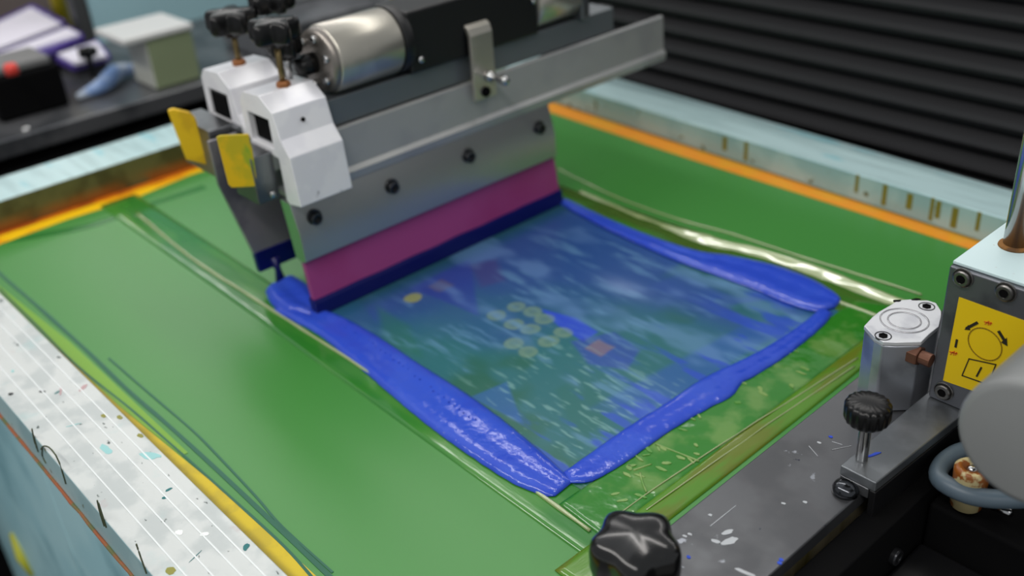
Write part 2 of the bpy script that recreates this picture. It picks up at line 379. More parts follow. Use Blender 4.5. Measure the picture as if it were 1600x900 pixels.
# clear tapes round the print
def tape(name, pts, m, z, label=None, n=80, cross=10, curve=.0012, seed=0.):
    """pts = (left outline, right outline) world; a slightly arched strip of tape with wrinkles"""
    bm = bmesh.new(); A = resample(pts[0], n); B = resample(pts[1], n); rows = []
    for i in range(n):
        row = []
        for k in range(cross+1):
            u = k/cross; p = A[i].lerp(B[i], u)
            h = z + curve*math.sin(math.pi*u)**.6*(.6+.8*abs(noise.noise(Vector((p.x*30+seed, p.y*30, 0)))) ) + .00025
            if k in (0, cross): h = z
            row.append(bm.verts.new((p.x, p.y, h)))
        rows.append(row)
    for i in range(n-1):
        for k in range(cross): bm.faces.new((rows[i][k], rows[i+1][k], rows[i+1][k+1], rows[i][k+1]))
    b = [[bm.verts.new((r[0].co.x, r[0].co.y, -.0003)), bm.verts.new((r[-1].co.x, r[-1].co.y, -.0003))] for r in rows]
    for i in range(n-1):
        bm.faces.new((b[i][0], b[i+1][0], rows[i+1][0], rows[i][0])); bm.faces.new((b[i][1], rows[i][-1], rows[i+1][-1], b[i+1][1])); bm.faces.new((b[i][0], b[i][1], b[i+1][1], b[i+1][0]))
    bm.faces.new([b[0][0]]+rows[0]+[b[0][1]]); bm.faces.new([b[-1][1]]+rows[-1][::-1]+[b[-1][0]])
    o = link(name, bm, m, scr, smooth=True)
    if label: o['label'] = label
    return o
V3 = lambda x, y: Vector((x, y, 0))
tape('clear_tape', ([V3(-.655, -.247), V3(-.2, -.252), V3(.2, -.259), V3(.40, -.262)], [V3(-.655, -.19), V3(-.2, -.195), V3(.2, -.2), V3(.40, -.2)]), tape_l, .0004, 'smooth clear tape left of the ink', curve=.0004)
tape('clear_tape', ([V3(-.60, .205), V3(-.2, .215), V3(.2, .2), V3(.42, .2)], [V3(-.60, .245), V3(-.2, .250), V3(.2, .268), V3(.42, .272)]), tape_r, .0004, 'glossy crinkled tape right of the ink')
tape('clear_tape', ([V3(.318, -.232), V3(.318, .1), V3(.318, .24)], [V3(.375, -.236), V3(.372, .1), V3(.368, .262)]), tape_f, .0010, 'wrinkled clear tape in front of the ink', cross=16, seed=4)
tape('clear_tape', ([V3(.372, -.29), V3(.370, .1), V3(.366, .29)], [V3(.402, -.29), V3(.398, .1), V3(.392, .29)]), tape_e, .0008, 'yellowed tape edge beside the grey beam', cross=6, seed=8)
# the raised lips of the tape that catch the light
lipm = mat('clear_tape_lip', srgb(158, 172, 120), .12, .0, coat=1., spec=1.)
bm = bmesh.new()
def lip(bm, px, r, h=.0014, n=70):
    P = resample(wpath(px), n)
    tube(bm, [(p.x, p.y, h*(1+.3*noise.noise(p*25))) for p in P], [r*(1+.4*noise.noise(p*30+Vector((3, 3, 3)))) for p in P], 8)
lip(bm, [(215, 335), (300, 405), (400, 470), (470, 515), (560, 573), (640, 630), (740, 703), (840, 772), (922, 832)], .0019, .0020)
o = link('tape_lip', bm, lipm, scr, smooth=True)
bm = bmesh.new()
lip(bm, [(870, 264), (960, 308), (1060, 344), (1140, 366), (1250, 402), (1340, 430), (1440, 462)], .0013)
P = resample(wpath([(905, 300), (1000, 341), (1110, 380), (1180, 396), (1250, 418), (1340, 452), (1440, 492)]), 110); rows = []
for i, p in enumerate(P):
    t_ = i/109; hh = .0014+.0042*min(1, max(0, (t_-.30)/.12)); wd = .007+.005*min(1, max(0, (t_-.30)/.12))
    wd *= 1+.25*noise.noise(p*22); k_ = 1+.5*noise.noise(p*45+Vector((2, 2, 2)))
    rows.append([bm.verts.new((p.x, p.y+dy*wd, .0008+hz*hh*(k_ if 0 < hz < 1 else 1))) for dy, hz in ((-1, 0), (-.75, .10), (-.3, .42), (.15, .78), (.4, 1), (.55, .95), (.7, 0))])
for a, b in zip(rows, rows[1:]):
    for k in range(7): bm.faces.new((a[k], b[k], b[(k+1) % 7], a[(k+1) % 7]))
bm.faces.new(rows[0]); bm.faces.new(rows[-1][::-1])
lip(bm, [(1312, 474), (1360, 492), (1400, 508)], .0022)
link('tape_lip', bm, lipm, scr, smooth=True)
bm = bmesh.new()
for px in (((1340, 562), (1240, 625), (1130, 695), (1020, 768), (960, 812)), ((1335, 575), (1230, 645), (1130, 715), (1010, 800))): lip(bm, px, .0007, .0022)
link('tape_lip', bm, lipm, scr, smooth=True)
# scuffs on the front tape
bm = bmesh.new()
cream = mat('cream_scuff', srgb(128, 158, 88), .35, 0, col2=srgb(84, 142, 58), nscale=60, nlo=.4, nhi=.7)
for k in range(34):
    t_ = random.random(); base = atZ(960+t_*330, 790-t_*250+random.uniform(-46, 30), 0)
    if not (.325 < base.x < .368 and -.22 < base.y < .2): continue
    bm = bmesh.new(); blob(bm, (base.x, base.y), random.uniform(.0025, .006), random.uniform(.0010, .0024), random.uniform(-.6, 1.2), .0005, .0027, seed=k+30)
    link('tape_scuff', bm, cream, scr)
for px in (((1024, 697), (1050, 707), (1092, 724)), ((1000, 742), (1004, 757), (1010, 772)), ((990, 738), (1018, 728))):
    bm = bmesh.new(); lip(bm, px, .0010, .0024, 14); link('tape_scuff', bm, cream, scr, smooth=True)

olive = mat('olive_drip', srgb(122, 118, 40), .5)
for k, (x, y, l_) in enumerate(((1352, 268, 30), (1388, 280, 36), (1430, 292, 34), (1466, 300, 36), (1486, 310, 22), (1512, 314, 26), (1548, 325, 26), (1180, 228, 16), (1138, 222, 16))):
    xx = atZ(x, y+l_, .006).x; z1_ = .038-(k % 3)*.002; z0_ = .012-(k % 2)*.006; ww = .0026+.0008*(k % 3)
    bm = bmesh.new(); box(bm, xx-ww, xx+ww, -.0006, .0004, z0_, z1_)
    bmesh.ops.transform(bm, matrix=Matrix.Translation((0, sl(xx), 0)), verts=bm.verts); link('paste_drip', bm, olive, scr, bevel=.0005)
# open stencil area with the printed picture showing through the ink film
SX0, SX1, SY0, SY1 = -.135, .319, -.205, .210; NX, NY = 420, 390
X, Y = np.meshgrid(np.linspace(SX0, SX1, NX), np.linspace(SY0, SY1, NY), indexing='ij')
rs = np.random.RandomState(5)
def vnoise(X, Y, sx, sy, seed):
    r = np.random.RandomState(seed); G = r.rand(256, 256)
    u = X*sx+17.3+seed; v = Y*sy+31.7+seed*2; i = np.floor(u).astype(int); j = np.floor(v).astype(int); a = u-i; b = v-j
    a = a*a*(3-2*a); b = b*b*(3-2*b); g = lambda p, q: G[p % 256, q % 256]
    return (g(i, j)*(1-a)+g(i+1, j)*a)*(1-b)+(g(i, j+1)*(1-a)+g(i+1, j+1)*a)*b
def fbm(X, Y, sx, sy, seed, o=4):
    s = 0; am = 1; t = 0
    for k in range(o): s = s+am*vnoise(X, Y, sx*2**k, sy*2**k, seed+k*7); t += am; am *= .55
    return s/t
sstep = lambda a, b, x: (lambda t: t*t*(3-2*t))(np.clip((x-a)/(b-a), 0, 1))
def col3(r, g, b): return np.array(srgb(r, g, b)[:3])
def mixc(base, c, f): return base*(1-f[..., None]) + c*f[..., None]
def poly_sd(px, world=False):
    P = [(p[0], p[1]) for p in (px if world else wpath(px))]; n = len(P); D = np.full(X.shape, 9.); ins = np.zeros(X.shape, bool)
    for i in range(n):
        ax, ay = P[i]; bx, by = P[(i+1) % n]; dx, dy = bx-ax, by-ay
        t = np.clip(((X-ax)*dx+(Y-ay)*dy)/(dx*dx+dy*dy+1e-12), 0, 1); D = np.minimum(D, np.hypot(X-ax-t*dx, Y-ay-t*dy))
        c = ((ay > Y) != (by > Y)); ins ^= c & (X < (bx-ax)*(Y-ay)/((by-ay) if by != ay else 1e-9)+ax)
    return np.where(ins, -D, D)
wx = X+.004*(fbm(X, Y, 40, 40, 91, 2)-.5); wy = Y+.004*(fbm(X, Y, 40, 40, 92, 2)-.5)
col = np.ones(X.shape+(3,))*col3(40, 78, 140)
big = fbm(X, Y, 9, 9, 3, 3)
g1 = sstep(-.02, .16, (X-.02)*.9-(Y+.02)*.9+.18*(big-.5))       # greener towards the front left
col = mixc(col, col3(36, 104, 104), g1*.9)
col = mixc(col, col3(30, 92, 70), sstep(.5, .66, fbm(X, Y, 14, 14, 21, 3))*g1*.8)
col = mixc(col, col3(34, 84, 70), sstep(-.08, -.128, X)*.8)
col = mixc(col, col3(30, 92, 80), sstep(.012, -.004, np.abs(X-Y*.0-.17)-.05)*sstep(.12, .18, Y)*.8)
def shape(px, c, f, soft=.003):
    global col; col = mixc(col, col3(*c), sstep(soft, -soft, poly_sd(px))*f)
shape([(500, 495), (560, 470), (600, 520), (640, 560), (560, 520)], (36, 88, 120), .6)
shape([(640, 452), (735, 405), (748, 495), (690, 470)], (40, 64, 150), .75)
shape([(735, 415), (775, 405), (790, 440), (752, 450)], (70, 60, 120), .5, .006)
shape([(845, 484), (900, 498), (935, 520), (912, 536), (872, 510)], (38, 70, 200), .9, .002)
shape([(892, 535), (960, 520), (1000, 548), (980, 580), (920, 570)], (40, 66, 160), .7)
shape([(735, 622), (792, 598), (818, 664)], (36, 92, 150), .8, .002)
shape([(920, 640), (1180, 500), (1222, 520), (990, 660)], (38, 84, 165), .6, .005)
shape([(868, 610), (905, 590), (960, 640), (905, 700)], (30, 98, 88), .5, .004)
shape([(1130, 478), (1200, 470), (1240, 500), (1180, 505)], (30, 100, 84), .7, .004)
shape([(590, 480), (640, 510), (660, 560), (600, 540)], (34, 104, 84), .6, .006)
shape([(1060, 430), (1160, 470), (1130, 490), (1010, 450)], (46, 80, 150), .6, .005)
def disc(px, rad, c, f, ring=0.):
    global col; q = atZ(*px); d = np.hypot(wx-q.x, wy-q.y); a = sstep(.0012, -.0012, d-rad)
    if ring: a = a*(.7+.3*sstep(-.002, 0, d-rad*.5))
    col = mixc(col, col3(*c), a*f)
disc((645, 467), .0115, (146, 152, 84), .85)
for q in ((807, 481), (776, 494), (833, 489), (803, 508), (850, 500), (829, 516), (880, 521), (857, 535), (803, 538), (825, 551)):
    disc(q, .0114, (120, 148, 118), .55, 1.)
def diamond(px, rad, c, f):
    global col; q = atZ(*px); d = np.abs(wx-q.x)+np.abs(wy-q.y); a = sstep(.002, -.002, np.maximum(np.abs(wx-q.x), np.abs(wy-q.y))*.95-rad)
    col = mixc(col, col3(*c), a*f)
diamond((937, 545), .0115, (122, 104, 112), .75); diamond((689, 448), .011, (92, 88, 108), .6)
# streaks of thinner and thicker ink along the stroke, some pale reflection painted in
st = fbm(wx, wy, 20, 150, 44, 4); patch = fbm(X, Y, 16, 22, 61, 3)
f = sstep(.52, .74, st)*sstep(.40, .62, patch)*sstep(-.115, -.03, X)
col = mixc(col, col3(100, 146, 184), f*.5)
st2 = fbm(wx, wy, 50, 260, 47, 2); col = mixc(col, col3(150, 196, 190), sstep(.64, .78, st2)*sstep(.05, .18, X)*sstep(.02, -.08, Y)*.35)
cl = fbm(X, Y, 12, 26, 71, 3); col = mixc(col, col3(110, 150, 200), sstep(.5, .75, cl)*.4*sstep(-.06, .05, Y+.1))
q = atZ(975, 450); col = mixc(col, col3(150, 178, 220), np.exp(-(((X-q.x)/.03)**2+((Y-q.y)/.014)**2))*.35*(.5+st))  # soft pale spot: haze painted into the ink colour
col = mixc(col, col3(36, 70, 190), sstep(.55, .7, fbm(X, Y, 20, 90, 83, 3))*sstep(.16, .28, X)*.7)
me = bpy.data.meshes.new('ink_film_area')
vz = .0012+.0002*(st-.5)*(1 if True else 0)
verts = np.stack([X, Y, vz], -1).reshape(-1, 3); idx = np.arange(NX*NY).reshape(NX, NY)
faces = np.stack([idx[:-1, :-1], idx[1:, :-1], idx[1:, 1:], idx[:-1, 1:]], -1).reshape(-1, 4)
me.from_pydata(verts.tolist(), [], faces.tolist())
at_ = me.color_attributes.new('ink', 'FLOAT_COLOR', 'POINT')
at_.data.foreach_set('color', np.concatenate([col.reshape(-1, 3), np.ones((NX*NY, 1))], 1).astype(np.float32).ravel())
fm = bpy.data.materials.new('wet_ink_film'); fm.use_nodes = True; p = fm.node_tree.nodes['Principled BSDF']
a = fm.node_tree.nodes.new('ShaderNodeAttribute'); a.attribute_name = 'ink'; fm.node_tree.links.new(a.outputs['Color'], p.inputs['Base Color'])
p.inputs['Roughness'].default_value = .3; me.materials.append(fm)
for q in me.polygons: q.use_smooth = True
o = bpy.data.objects.new('ink_film_area', me); C.objects.link(o); o.parent = scr
o['label'] = 'wet blue ink film over the printed picture'
sol = o.modifiers.new('thick', 'SOLIDIFY'); sol.thickness = .0012; sol.offset = -1

# ================================================================ INK BEADS
def bead(label, left, right, h, seed, z0=.0024):
    bm = bmesh.new(); ribbon(bm, wpath(left), wpath(right), h, z0=z0, seed=seed, n=150)
    o = link('ink_bead', bm, blue, None, smooth=True)
    tag(o, label, 'ink'); return o
bead('long bead of blue ink down the left side of the print', 
     [(426, 486), (455, 502), (500, 527), (560, 575), (620, 627), (680, 676), (745, 722), (800, 757), (845, 776), (868, 778)],
     [(478, 472), (498, 484), (535, 497), (590, 527), (650, 567), (712, 606), (770, 646), (825, 690), (868, 728), (896, 755)], .0060, 1.)
bead('bead of blue ink across the front of the print near the beam',
     [(880, 742), (920, 713), (980, 671), (1045, 630), (1100, 593), (1180, 555), (1240, 518), (1284, 484)],
     [(890, 758), (918, 757), (946, 745), (984, 721), (1045, 678), (1100, 645), (1142, 623), (1160, 601), (1184, 588), (1240, 551), (1288, 510), (1300, 491)], .0040, 7., z0=.0028)
bead('bead of blue ink down the right side ending in a thick tongue',
     [(878, 312), (905, 325), (955, 348), (1020, 374), (1090, 396), (1150, 404), (1220, 420), (1275, 442), (1308, 464), (1313, 474)],
     [(876, 322), (900, 336), (945, 360), (1000, 386), (1060, 412), (1120, 434), (1180, 456), (1225, 476), (1272, 490), (1304, 484)], .0055, 13., z0=.0032)

# tiny balls added on the left bead to catch glints
rb = random.Random(3)
bp = resample(wpath([(500, 503), (545, 522), (600, 557), (655, 600), (720, 650), (745, 665)]), 34)
bead_o = bpy.data.objects['ink_bead']
for k, p in enumerate(bp):
    if rb.random() < .25: continue
    r_ = rb.uniform(.0006, .0012); bm = bmesh.new()
    bmesh.ops.create_icosphere(bm, subdivisions=2, radius=r_, matrix=Matrix.Translation((p.x+rb.uniform(-.001, .001), p.y+rb.uniform(-.0015, .0015), .0076)))
    o = link('glint_ball', bm, blue, None, smooth=True); o.parent = bead_o
# ================================================================ SQUEEGEE
sq = thing('squeegee', 'squeegee with pink blade dipped in blue ink crossing the screen', 'squeegee', (-.13, 0, .0))
y0, y1 = -.2, .205
bm = bmesh.new(); prism(bm, [(-.122, .003), (-.130, .003), (-.142, .085), (-.134, .085)], 1, y0, y1); bl = link('blade', bm, pink, sq, bevel=.0008)
bl['label'] = 'pink rubber blade'
bm = bmesh.new(); n = 60
secs = []
for i in range(n+1):
    y = y0-.0015+(y1-y0+.003)*i/n; h = .0225+.001*noise.noise(Vector((y*25, 0, 0)))
    secs.append([(-.1195, .0022), (-.1318, .0022), (-.1352, h), (-.1232, h), (-.1215, h-.004)])
rows = [[bm.verts.new((x, y0-.0015+(y1-y0+.003)*i/n, z)) for x, z in s] for i, s in enumerate(secs)]
for a, b in zip(rows, rows[1:]):
    for k in range(5): bm.faces.new((a[k], b[k], b[(k+1) % 5], a[(k+1) % 5]))
bm.faces.new(rows[0]); bm.faces.new(rows[-1][::-1])
o = link('ink_coat', bm, navy, bl); o['label'] = 'blue ink coating the blade edge, painted dark for shade'
# aluminium holder: folded sheet profile, upper strip with screws and lower strip
mirror = mat('polished_aluminium', srgb(196, 198, 200), .15, .95, bump=.00005, bscale=10)
bm = bmesh.new(); prism(bm, [(-.1245, .074), (-.133, .070), (-.146, .074), (-.158, .145), (-.1365, .145), (-.1262, .109)], 1, y0-.002, y1-.002)
bm.normal_update()
for f in bm.faces:
    c_ = f.calc_center_median()
    if c_.z > .11 and f.normal.x > .5 or f.normal.x < -.5: f.material_index = 1
link('holder', bm, [mirror, mat('satin_holder', srgb(176, 178, 178), .3, .8, bump=.0001, bscale=12)], sq, bevel=.0008)
for y in (-.178, -.068, .053, .177):
    bm = bmesh.new(); screw(bm, (-.1296, y, .121), 0, .0075, .007)
    lathe(bm, [(.0095, -.002), (.0095, .0012)], (-.1290, y, .122), 0, 20)
    link('screw', bm, steel_dk, sq, smooth=False, bevel=.0006)
# ink lump on the left end of the squeegee
bm = bmesh.new()
ribbon(bm, wpath([(415, 458), (425, 478), (450, 494), (492, 500)]), [v+Vector((0, 0, 0)) for v in wpath([(462, 436), (482, 447), (494, 462), (500, 488)])], .012, z0=.0022, n=50, nz=.1, seed=3)
tag(link('ink_lump', bm, blue, None, smooth=True), 'lump of blue ink at the left end of the squeegee blade', 'ink')

# ================================================================ MOUNTING BAR
bm = bmesh.new()
prof = [(-.1355, .1455), (-.1335, .156), (-.1385, .161), (-.140, .2085), (-.144, .2105), (-.1475, .2085), (-.1475, .152), (-.175, .152), (-.175, .1455)]
prism(bm, prof, 1, -.195, .442)
o = link('mounting_bar', bm, alu, None, bevel=.0006); tag(o, 'long grey aluminium bar above the squeegee reaching past the right bar', 'bar')
bm = bmesh.new(); q = atX(690, 203, -.1395); blob(bm, (0, 0), .0022, .0016, 0, 0, .0006, seed=2)
bmesh.ops.transform(bm, matrix=Matrix.Translation(q) @ Matrix.Rotation(math.pi/2, 4, 'Y'), verts=bm.verts)
s_ = link('red_speck', bm, mat('red_speck', srgb(196, 110, 104), .6)); s_.parent = o
# rail behind it
r = thing('slide_rail', 'grey square rail just behind the long aluminium bar', 'rail', (-.17, 0, .2))
bm = bmesh.new(); box(bm, -.19, -.147, -.197, .345, .2105, .2425); link('rail_body', bm, mat('grey_rail', srgb(112, 118, 122), .4, .5), r, bevel=.0015)
bm = bmesh.new(); box(bm, -.187, -.150, -.1985, -.1965, .2135, .2395); link('end_shade_plate', bm, voidm, r)  # dark plate standing for the shade inside the hollow end
r = thing('slide_rail', 'dark rail behind the flood bar clamp, nearer the back bar', 'rail', (-.285, 0, .2))
bm = bmesh.new(); box(bm, -.305, -.262, -.190, .34, .2105, .2425); link('rail_body', bm, mat('dark_rail', srgb(60, 62, 64), .4, .5), r, bevel=.0015)
bm = bmesh.new(); box(bm, -.302, -.265, -.1915, -.1895, .2135, .2395); link('end_shade_plate', bm, voidm, r)  # same dark plate for the inner shade of this rail

# ================================================================ CLAMP BLOCKS WITH KNOBS
def star_knob(bm, c, r, h, lobes=5, depth=.22, axis=2, n=80):
    lathe(bm, [(r*.35, -h*.25), (r*.45, 0), (r*.9, 0), (r, h*.18), (r, h*.75), (r*.93, h*.92), (r*.8, h)], c, axis, n, lobes, depth)
def clamp(dx, dy, label, knobs):
    t = thing('clamp_block', label, 'clamp', (-.155+dx, -.165+dy, .2))
    bm = bmesh.new()
    pr = [(-.204, .255), (-.194, .2655), (-.157, .268), (-.134, .253), (-.1265, .224), (-.1125, .207), (-.1075, .150), (-.131, .146), (-.1385, .150), (-.1385, .2), (-.204, .203)]
    hole = [(-.1455, .2100), (-.1455, .2432), (-.1915, .2432), (-.1915, .2100)]
    prism_hole(bm, [(x+dx, z) for x, z in pr], [(x+dx, z) for x, z in hole], 1, -.204+dy, -.135+dy)
    link('block_body', bm, white_alu, t, bevel=.0012)
    for kx, ky, top, rr in knobs:
        bm = bmesh.new(); tube(bm, [(kx+dx, ky+dy, .262), (kx+dx, ky+dy, top)], .0035, 12); link('threaded_rod', bm, mat('brassy_rod', srgb(120, 104, 70), .35, .8), t, smooth=True)
        bm = bmesh.new(); lathe(bm, [(.008, .267), (.008, .272), (.006, .274)], (kx+dx, ky+dy, 0), 2, 6); link('nut', bm, mat('rusty_nut', srgb(150, 96, 54), .6, .4), t)
        bm = bmesh.new(); star_knob(bm, (kx+dx, ky+dy, top), rr, .024); link('knob', bm, blackp, t, smooth=True)
    bm = bmesh.new(); lathe(bm, [(.0026, -.001), (.0026, .0006)], (-.1265+dx, -.172+dy, .239), 0, 12); link('pin_hole', bm, voidm, t)
clamp(0, 0, 'white clamp block nearest the camera on the left end of the squeegee', [(-.164, -.168, .318, .024)])
clamp(-.115, .012, 'white clamp block further back, left of the squeegee clamp', [(-.166, -.170, .308, .026)])
# extra black knobs between the clamps and the cylinder
for k, (x, y, z, rr, lab) in enumerate(((-.186, -.147, .294, .017, 'low black knob between the front clamp and silver cylinder'), (-.285, -.10, .318, .024, 'black knob on the rear rail above the cylinder end'))):
    zb = .2660 if k == 0 else .2430
    t = thing('locking_knob', lab, 'knob', (x, y, zb))
    bm = bmesh.new(); tube(bm, [(x, y, zb), (x, y, z)], .004, 12); link('threaded_rod', bm, chrome, t, smooth=True)
    bm = bmesh.new(); star_knob(bm, (x, y, z), rr, .022); link('knob', bm, blackp, t, smooth=True)

# ================================================================ FLOOD BAR
fb = thing('flood_bar', 'dark metal flood bar hanging behind the squeegee', 'bar', (-.24, 0, .04))
bm = bmesh.new(); A = [atX(335, 268, -.24), atX(398, 402, -.24)]
ptsf = [(A[0].y, .205), (A[0].y+.001, .150), (A[1].y, A[1].z+.002), (.2, .040), (.2, .205)]
prism(bm, ptsf, 0, -.243, -.238); link('flood_plate', bm, mat('smoky_steel', srgb(150, 146, 152), .34, .45, col2=srgb(104, 100, 112), nscale=10), fb, bevel=.0008)
bm = bmesh.new(); prism(bm, [(A[1].y-.001, .050), (A[1].y+.001, .022), (.2, .020), (.2, .048)], 0, -.2450, -.2360)
o = link('ink_coat', bm, navy, fb, bevel=.002); o['label'] = 'dark blue ink along the flood bar edge'
bm = bmesh.new(); tube(bm, [(-.240, -.185, .034), (-.236, -.184, .018), (-.230, -.186, .002)], [.008, .004, .007], 12)
link('ink_drip', bm, navy, fb, smooth=True)
bm = bmesh.new(); box(bm, -.262, -.238, -.2, .44, .175, .2105); link('flood_holder', bm, alu_dark, fb, bevel=.001)

# ================================================================ END BRACKETS WITH YELLOW LABELS
def on_plane(px, base, nrm):
    d = ray(*px); nrm = Vector(nrm); return CAM + d*((Vector(base)-CAM).dot(nrm)/d.dot(nrm))
yl = mat('yellow_label', srgb(226, 184, 8), .4, 0, col2=srgb(206, 164, 8), nscale=30)
yl2 = mat('yellow_label_scuffed', srgb(222, 180, 6), .4, 0, col2=srgb(190, 170, 20), nscale=30)
add_layer(yl2, srgb(96, 160, 40), 40, .55, .62, stretch=(1, 1, .3), seed=2); add_layer(yl2, srgb(70, 90, 110), 50, .66, .7, stretch=(1, 1, .3), seed=7)
def label_plate(px, base, nrm, th, m, parent, name='yellow_label'):
    P = [on_plane(p, base, nrm) for p in px]; nv = Vector(nrm).normalized(); bm = bmesh.new()
    A = [bm.verts.new(p+nv*th) for p in P]; B = [bm.verts.new(p-nv*th) for p in P]; k = len(P)
    bm.faces.new(A); bm.faces.new(B[::-1])
    for i in range(k): bm.faces.new((A[i], B[i], B[(i+1) % k], A[(i+1) % k]))
    return link(name, bm, m, parent, bevel=.0012)
ndir = (.88, -.47, 0)
t = thing('end_bracket', 'grey end bracket with scuffed yellow label beside the front clamp', 'bracket', (-.17, -.225, .17))
bm = bmesh.new(); M = Matrix.Identity(4)
box(bm, -.20, -.150, -.232, -.2045, .150, .206); link('bracket_body', bm, alu_dark, t, bevel=.0015)
bm = bmesh.new(); lathe(bm, [(.004, 0), (.004, .004), (.003, .005)], (-.151, -.214, .158), 0, 12); link('screw', bm, chrome, t, smooth=True)
label_plate([(338, 214), (344, 211), (388, 209), (392, 216), (403, 291), (362, 293), (357, 288)], (-.155, -.236, .19), ndir, .0015, yl2, t)
t = thing('end_bracket', 'grey end bracket with plain yellow label at the far left', 'bracket', (-.28, -.225, .17))
bm = bmesh.new(); box(bm, -.335, -.250, -.228, -.1935, .152, .212); link('bracket_body', bm, alu_dark, t, bevel=.0015)
label_plate([(262, 172), (270, 169), (296, 175), (305, 184), (326, 252), (322, 256), (291, 248)], (-.285, -.236, .19), ndir, .0035, yl, t)

# ================================================================ AIR CYLINDERS, BLACK HOUSING, ANGLE BRACKET
satin = mat('satin_aluminium', srgb(196, 190, 180), .32, .8, col2=srgb(176, 172, 162), nscale=12)
t = thing('air_cylinder', 'silver air cylinder with bolted end cap above the squeegee', 'cylinder', (-.178, -.05, .243))
cx, cz = -.168, .2825
bm = bmesh.new(); lathe(bm, [(.0375, -.112), (.0395, -.109), (.0395, -.026), (.039, -.024)], (cx, 0, cz), 1, 48); link('barrel', bm, satin, t, smooth=True, bevel=.001)
bm = bmesh.new(); lathe(bm, [(.030, -.121), (.036, -.119), (.0375, -.1125), (.0375, -.111)], (cx, 0, cz), 1, 48); link('end_cap', bm, mat('cap_metal', srgb(140, 134, 128), .35, .8), t, smooth=True)
for k in range(6):
    a = k*math.pi/3+.3; bm = bmesh.new(); lathe(bm, [(.0045, 0), (.0045, -.005), (.003, -.006)], (cx+.027*math.cos(a), -.1195, cz+.027*math.sin(a)), 1, 12); link('cap_screw', bm, chrome, t, smooth=True)
bm = bmesh.new(); lathe(bm, [(.012, 0), (.012, -.012), (.009, -.016), (.009, -.022)], (cx-.005, -.120, cz-.002), 1, 16); link('port_fitting', bm, blackp, t, smooth=True)
t = thing('actuator_housing', 'black actuator housing between the two silver cylinders', 'housing', (-.18, .08, .243))
bm = bmesh.new(); lathe(bm, [(.041, -.0235), (.041, -.010), (.036, -.009)], (cx, 0, cz), 1, 48); link('black_collar', bm, blackm, t, smooth=True, bevel=.001)
bm = bmesh.new(); box(bm, cx-.036, cx+.030, -.012, .195, .243, .318); link('housing_body', bm, blackm, t, bevel=.004)
for q in ((.175, .30), (.186, .288), (-.004, .262)):
    bm = bmesh.new(); lathe(bm, [(.004, 0), (.004, .004), (.0025, .005)], (cx+.030 if q[0] > 0 else cx+.037, q[0], q[1]), 0, 12); link('screw', bm, chrome, t, smooth=True)
t = thing('air_cylinder', 'silver cylinder beyond the black housing at the right end', 'cylinder', (-.178, .24, .243))
bm = bmesh.new(); lathe(bm, [(.036, .196), (.0375, .198), (.0375, .268), (.036, .27)], (cx, 0, cz-.001), 1, 48); link('barrel', bm, satin, t, smooth=True)
bm = bmesh.new(); box(bm, cx-.03, cx+.034, .2705, .286, .243, .315); link('end_block', bm, alu_dark, t, bevel=.003)
t = thing('angle_bracket', 'bent grey metal bracket hooked over the long bar with a pin', 'bracket', (-.13, .09, .2))
bm = bmesh.new(); prism(bm, [(-.190, .3185), (-.1475, .3185), (-.136, .314), (-.1285, .302), (-.1285, .268), (-.1335, .268), (-.1335, .300), (-.140, .309), (-.1475, .3125), (-.190, .3125)][:0] or
  [(-.162, .285), (-.142, .285), (-.132, .279), (-.1285, .270), (-.1285, .188), (-.1335, .188), (-.1335, .268), (-.137, .276), (-.1435, .2795), (-.162, .2795)], 1, .072, .108)
link('bracket_plate', bm, satin, t, bevel=.001)
bm = bmesh.new(); box(bm, -.150, -.140, .055, .125, .2800, .2840); link('top_plate', bm, satin, t, bevel=.001)
for q in ((-.1445, .060), (-.1445, .118)):
    bm = bmesh.new(); lathe(bm, [(.005, .284), (.005, .288), (.003, .290)], (q[0], q[1], 0), 2, 14); link('screw', bm, chrome, t, smooth=True)
bm = bmesh.new(); lathe(bm, [(.0065, 0), (.0065, .006), (.0035, .0065), (.0035, .024), (.0058, .0245), (.0066, .029), (.0055, .034), (.003, .036)], (-.1285, .096, .2155), 0, 20); link('pin', bm, chrome, t, smooth=True)
bm = bmesh.new(); lathe(bm, [(.0065, 0), (.0065, .003)], (-.1285, .089, .197), 0, 20); link('slot', bm, voidm, t)

# ================================================================ BELLOWS COVER ON THE RIGHT
bm = bmesh.new(); pts = []; z = -.12; k = 0
while z < .36:
    pts += [(.618, z), (.606, z+.005), (.600, z+.012), (.602, z+.019), (.612, z+.025), (.622, z+.029)]; z += .034
pts += [(.66, z), (.66, -.12)]
prism(bm, pts, 0, -1.0, 1.2)
o = link('bellows_cover', bm, mat('black_bellows', srgb(46, 46, 48), .5, 0, spec=.3), None)
tag(o, 'black corrugated bellows wall behind the right bar', 'cover')

# ================================================================ BACKGROUND STATION, TOP LEFT
TX = -1.08
t = thing('work_table', 'dark grey metal worktop behind the screen at the upper left', 'table', (-1.6, .1, -.9))
bm = bmesh.new(); box(bm, -2.3, TX, -.75, 1.3, -.035, 0); link('tabletop', bm, mat('worn_grey_top', srgb(112, 113, 116), .32, .55, col2=srgb(82, 84, 88), nscale=9), t, bevel=.004)
bm = bmesh.new(); box(bm, -2.28, TX-.03, -.73, 1.28, -.9, -.035); link('table_base', bm, voidm, t)  # black colour stands in for shadow below the worktop edge
for y in (-.27, -.35):
    bm = bmesh.new(); lathe(bm, [(.009, 0), (.009, .004), (.006, .007)], (TX-.02, y+.07, 0), 2, 14); link('screw', bm, chrome, t, smooth=True)
bm = bmesh.new(); box(bm, TX-.02, -.905, -.75, .59, -.9, -.06); tag(link('gap_shade_block', bm, voidm), 'added black block for the shaded gap between the back bar and the grey worktop', 'cabinet')  # added black block filling the gap where shade lies
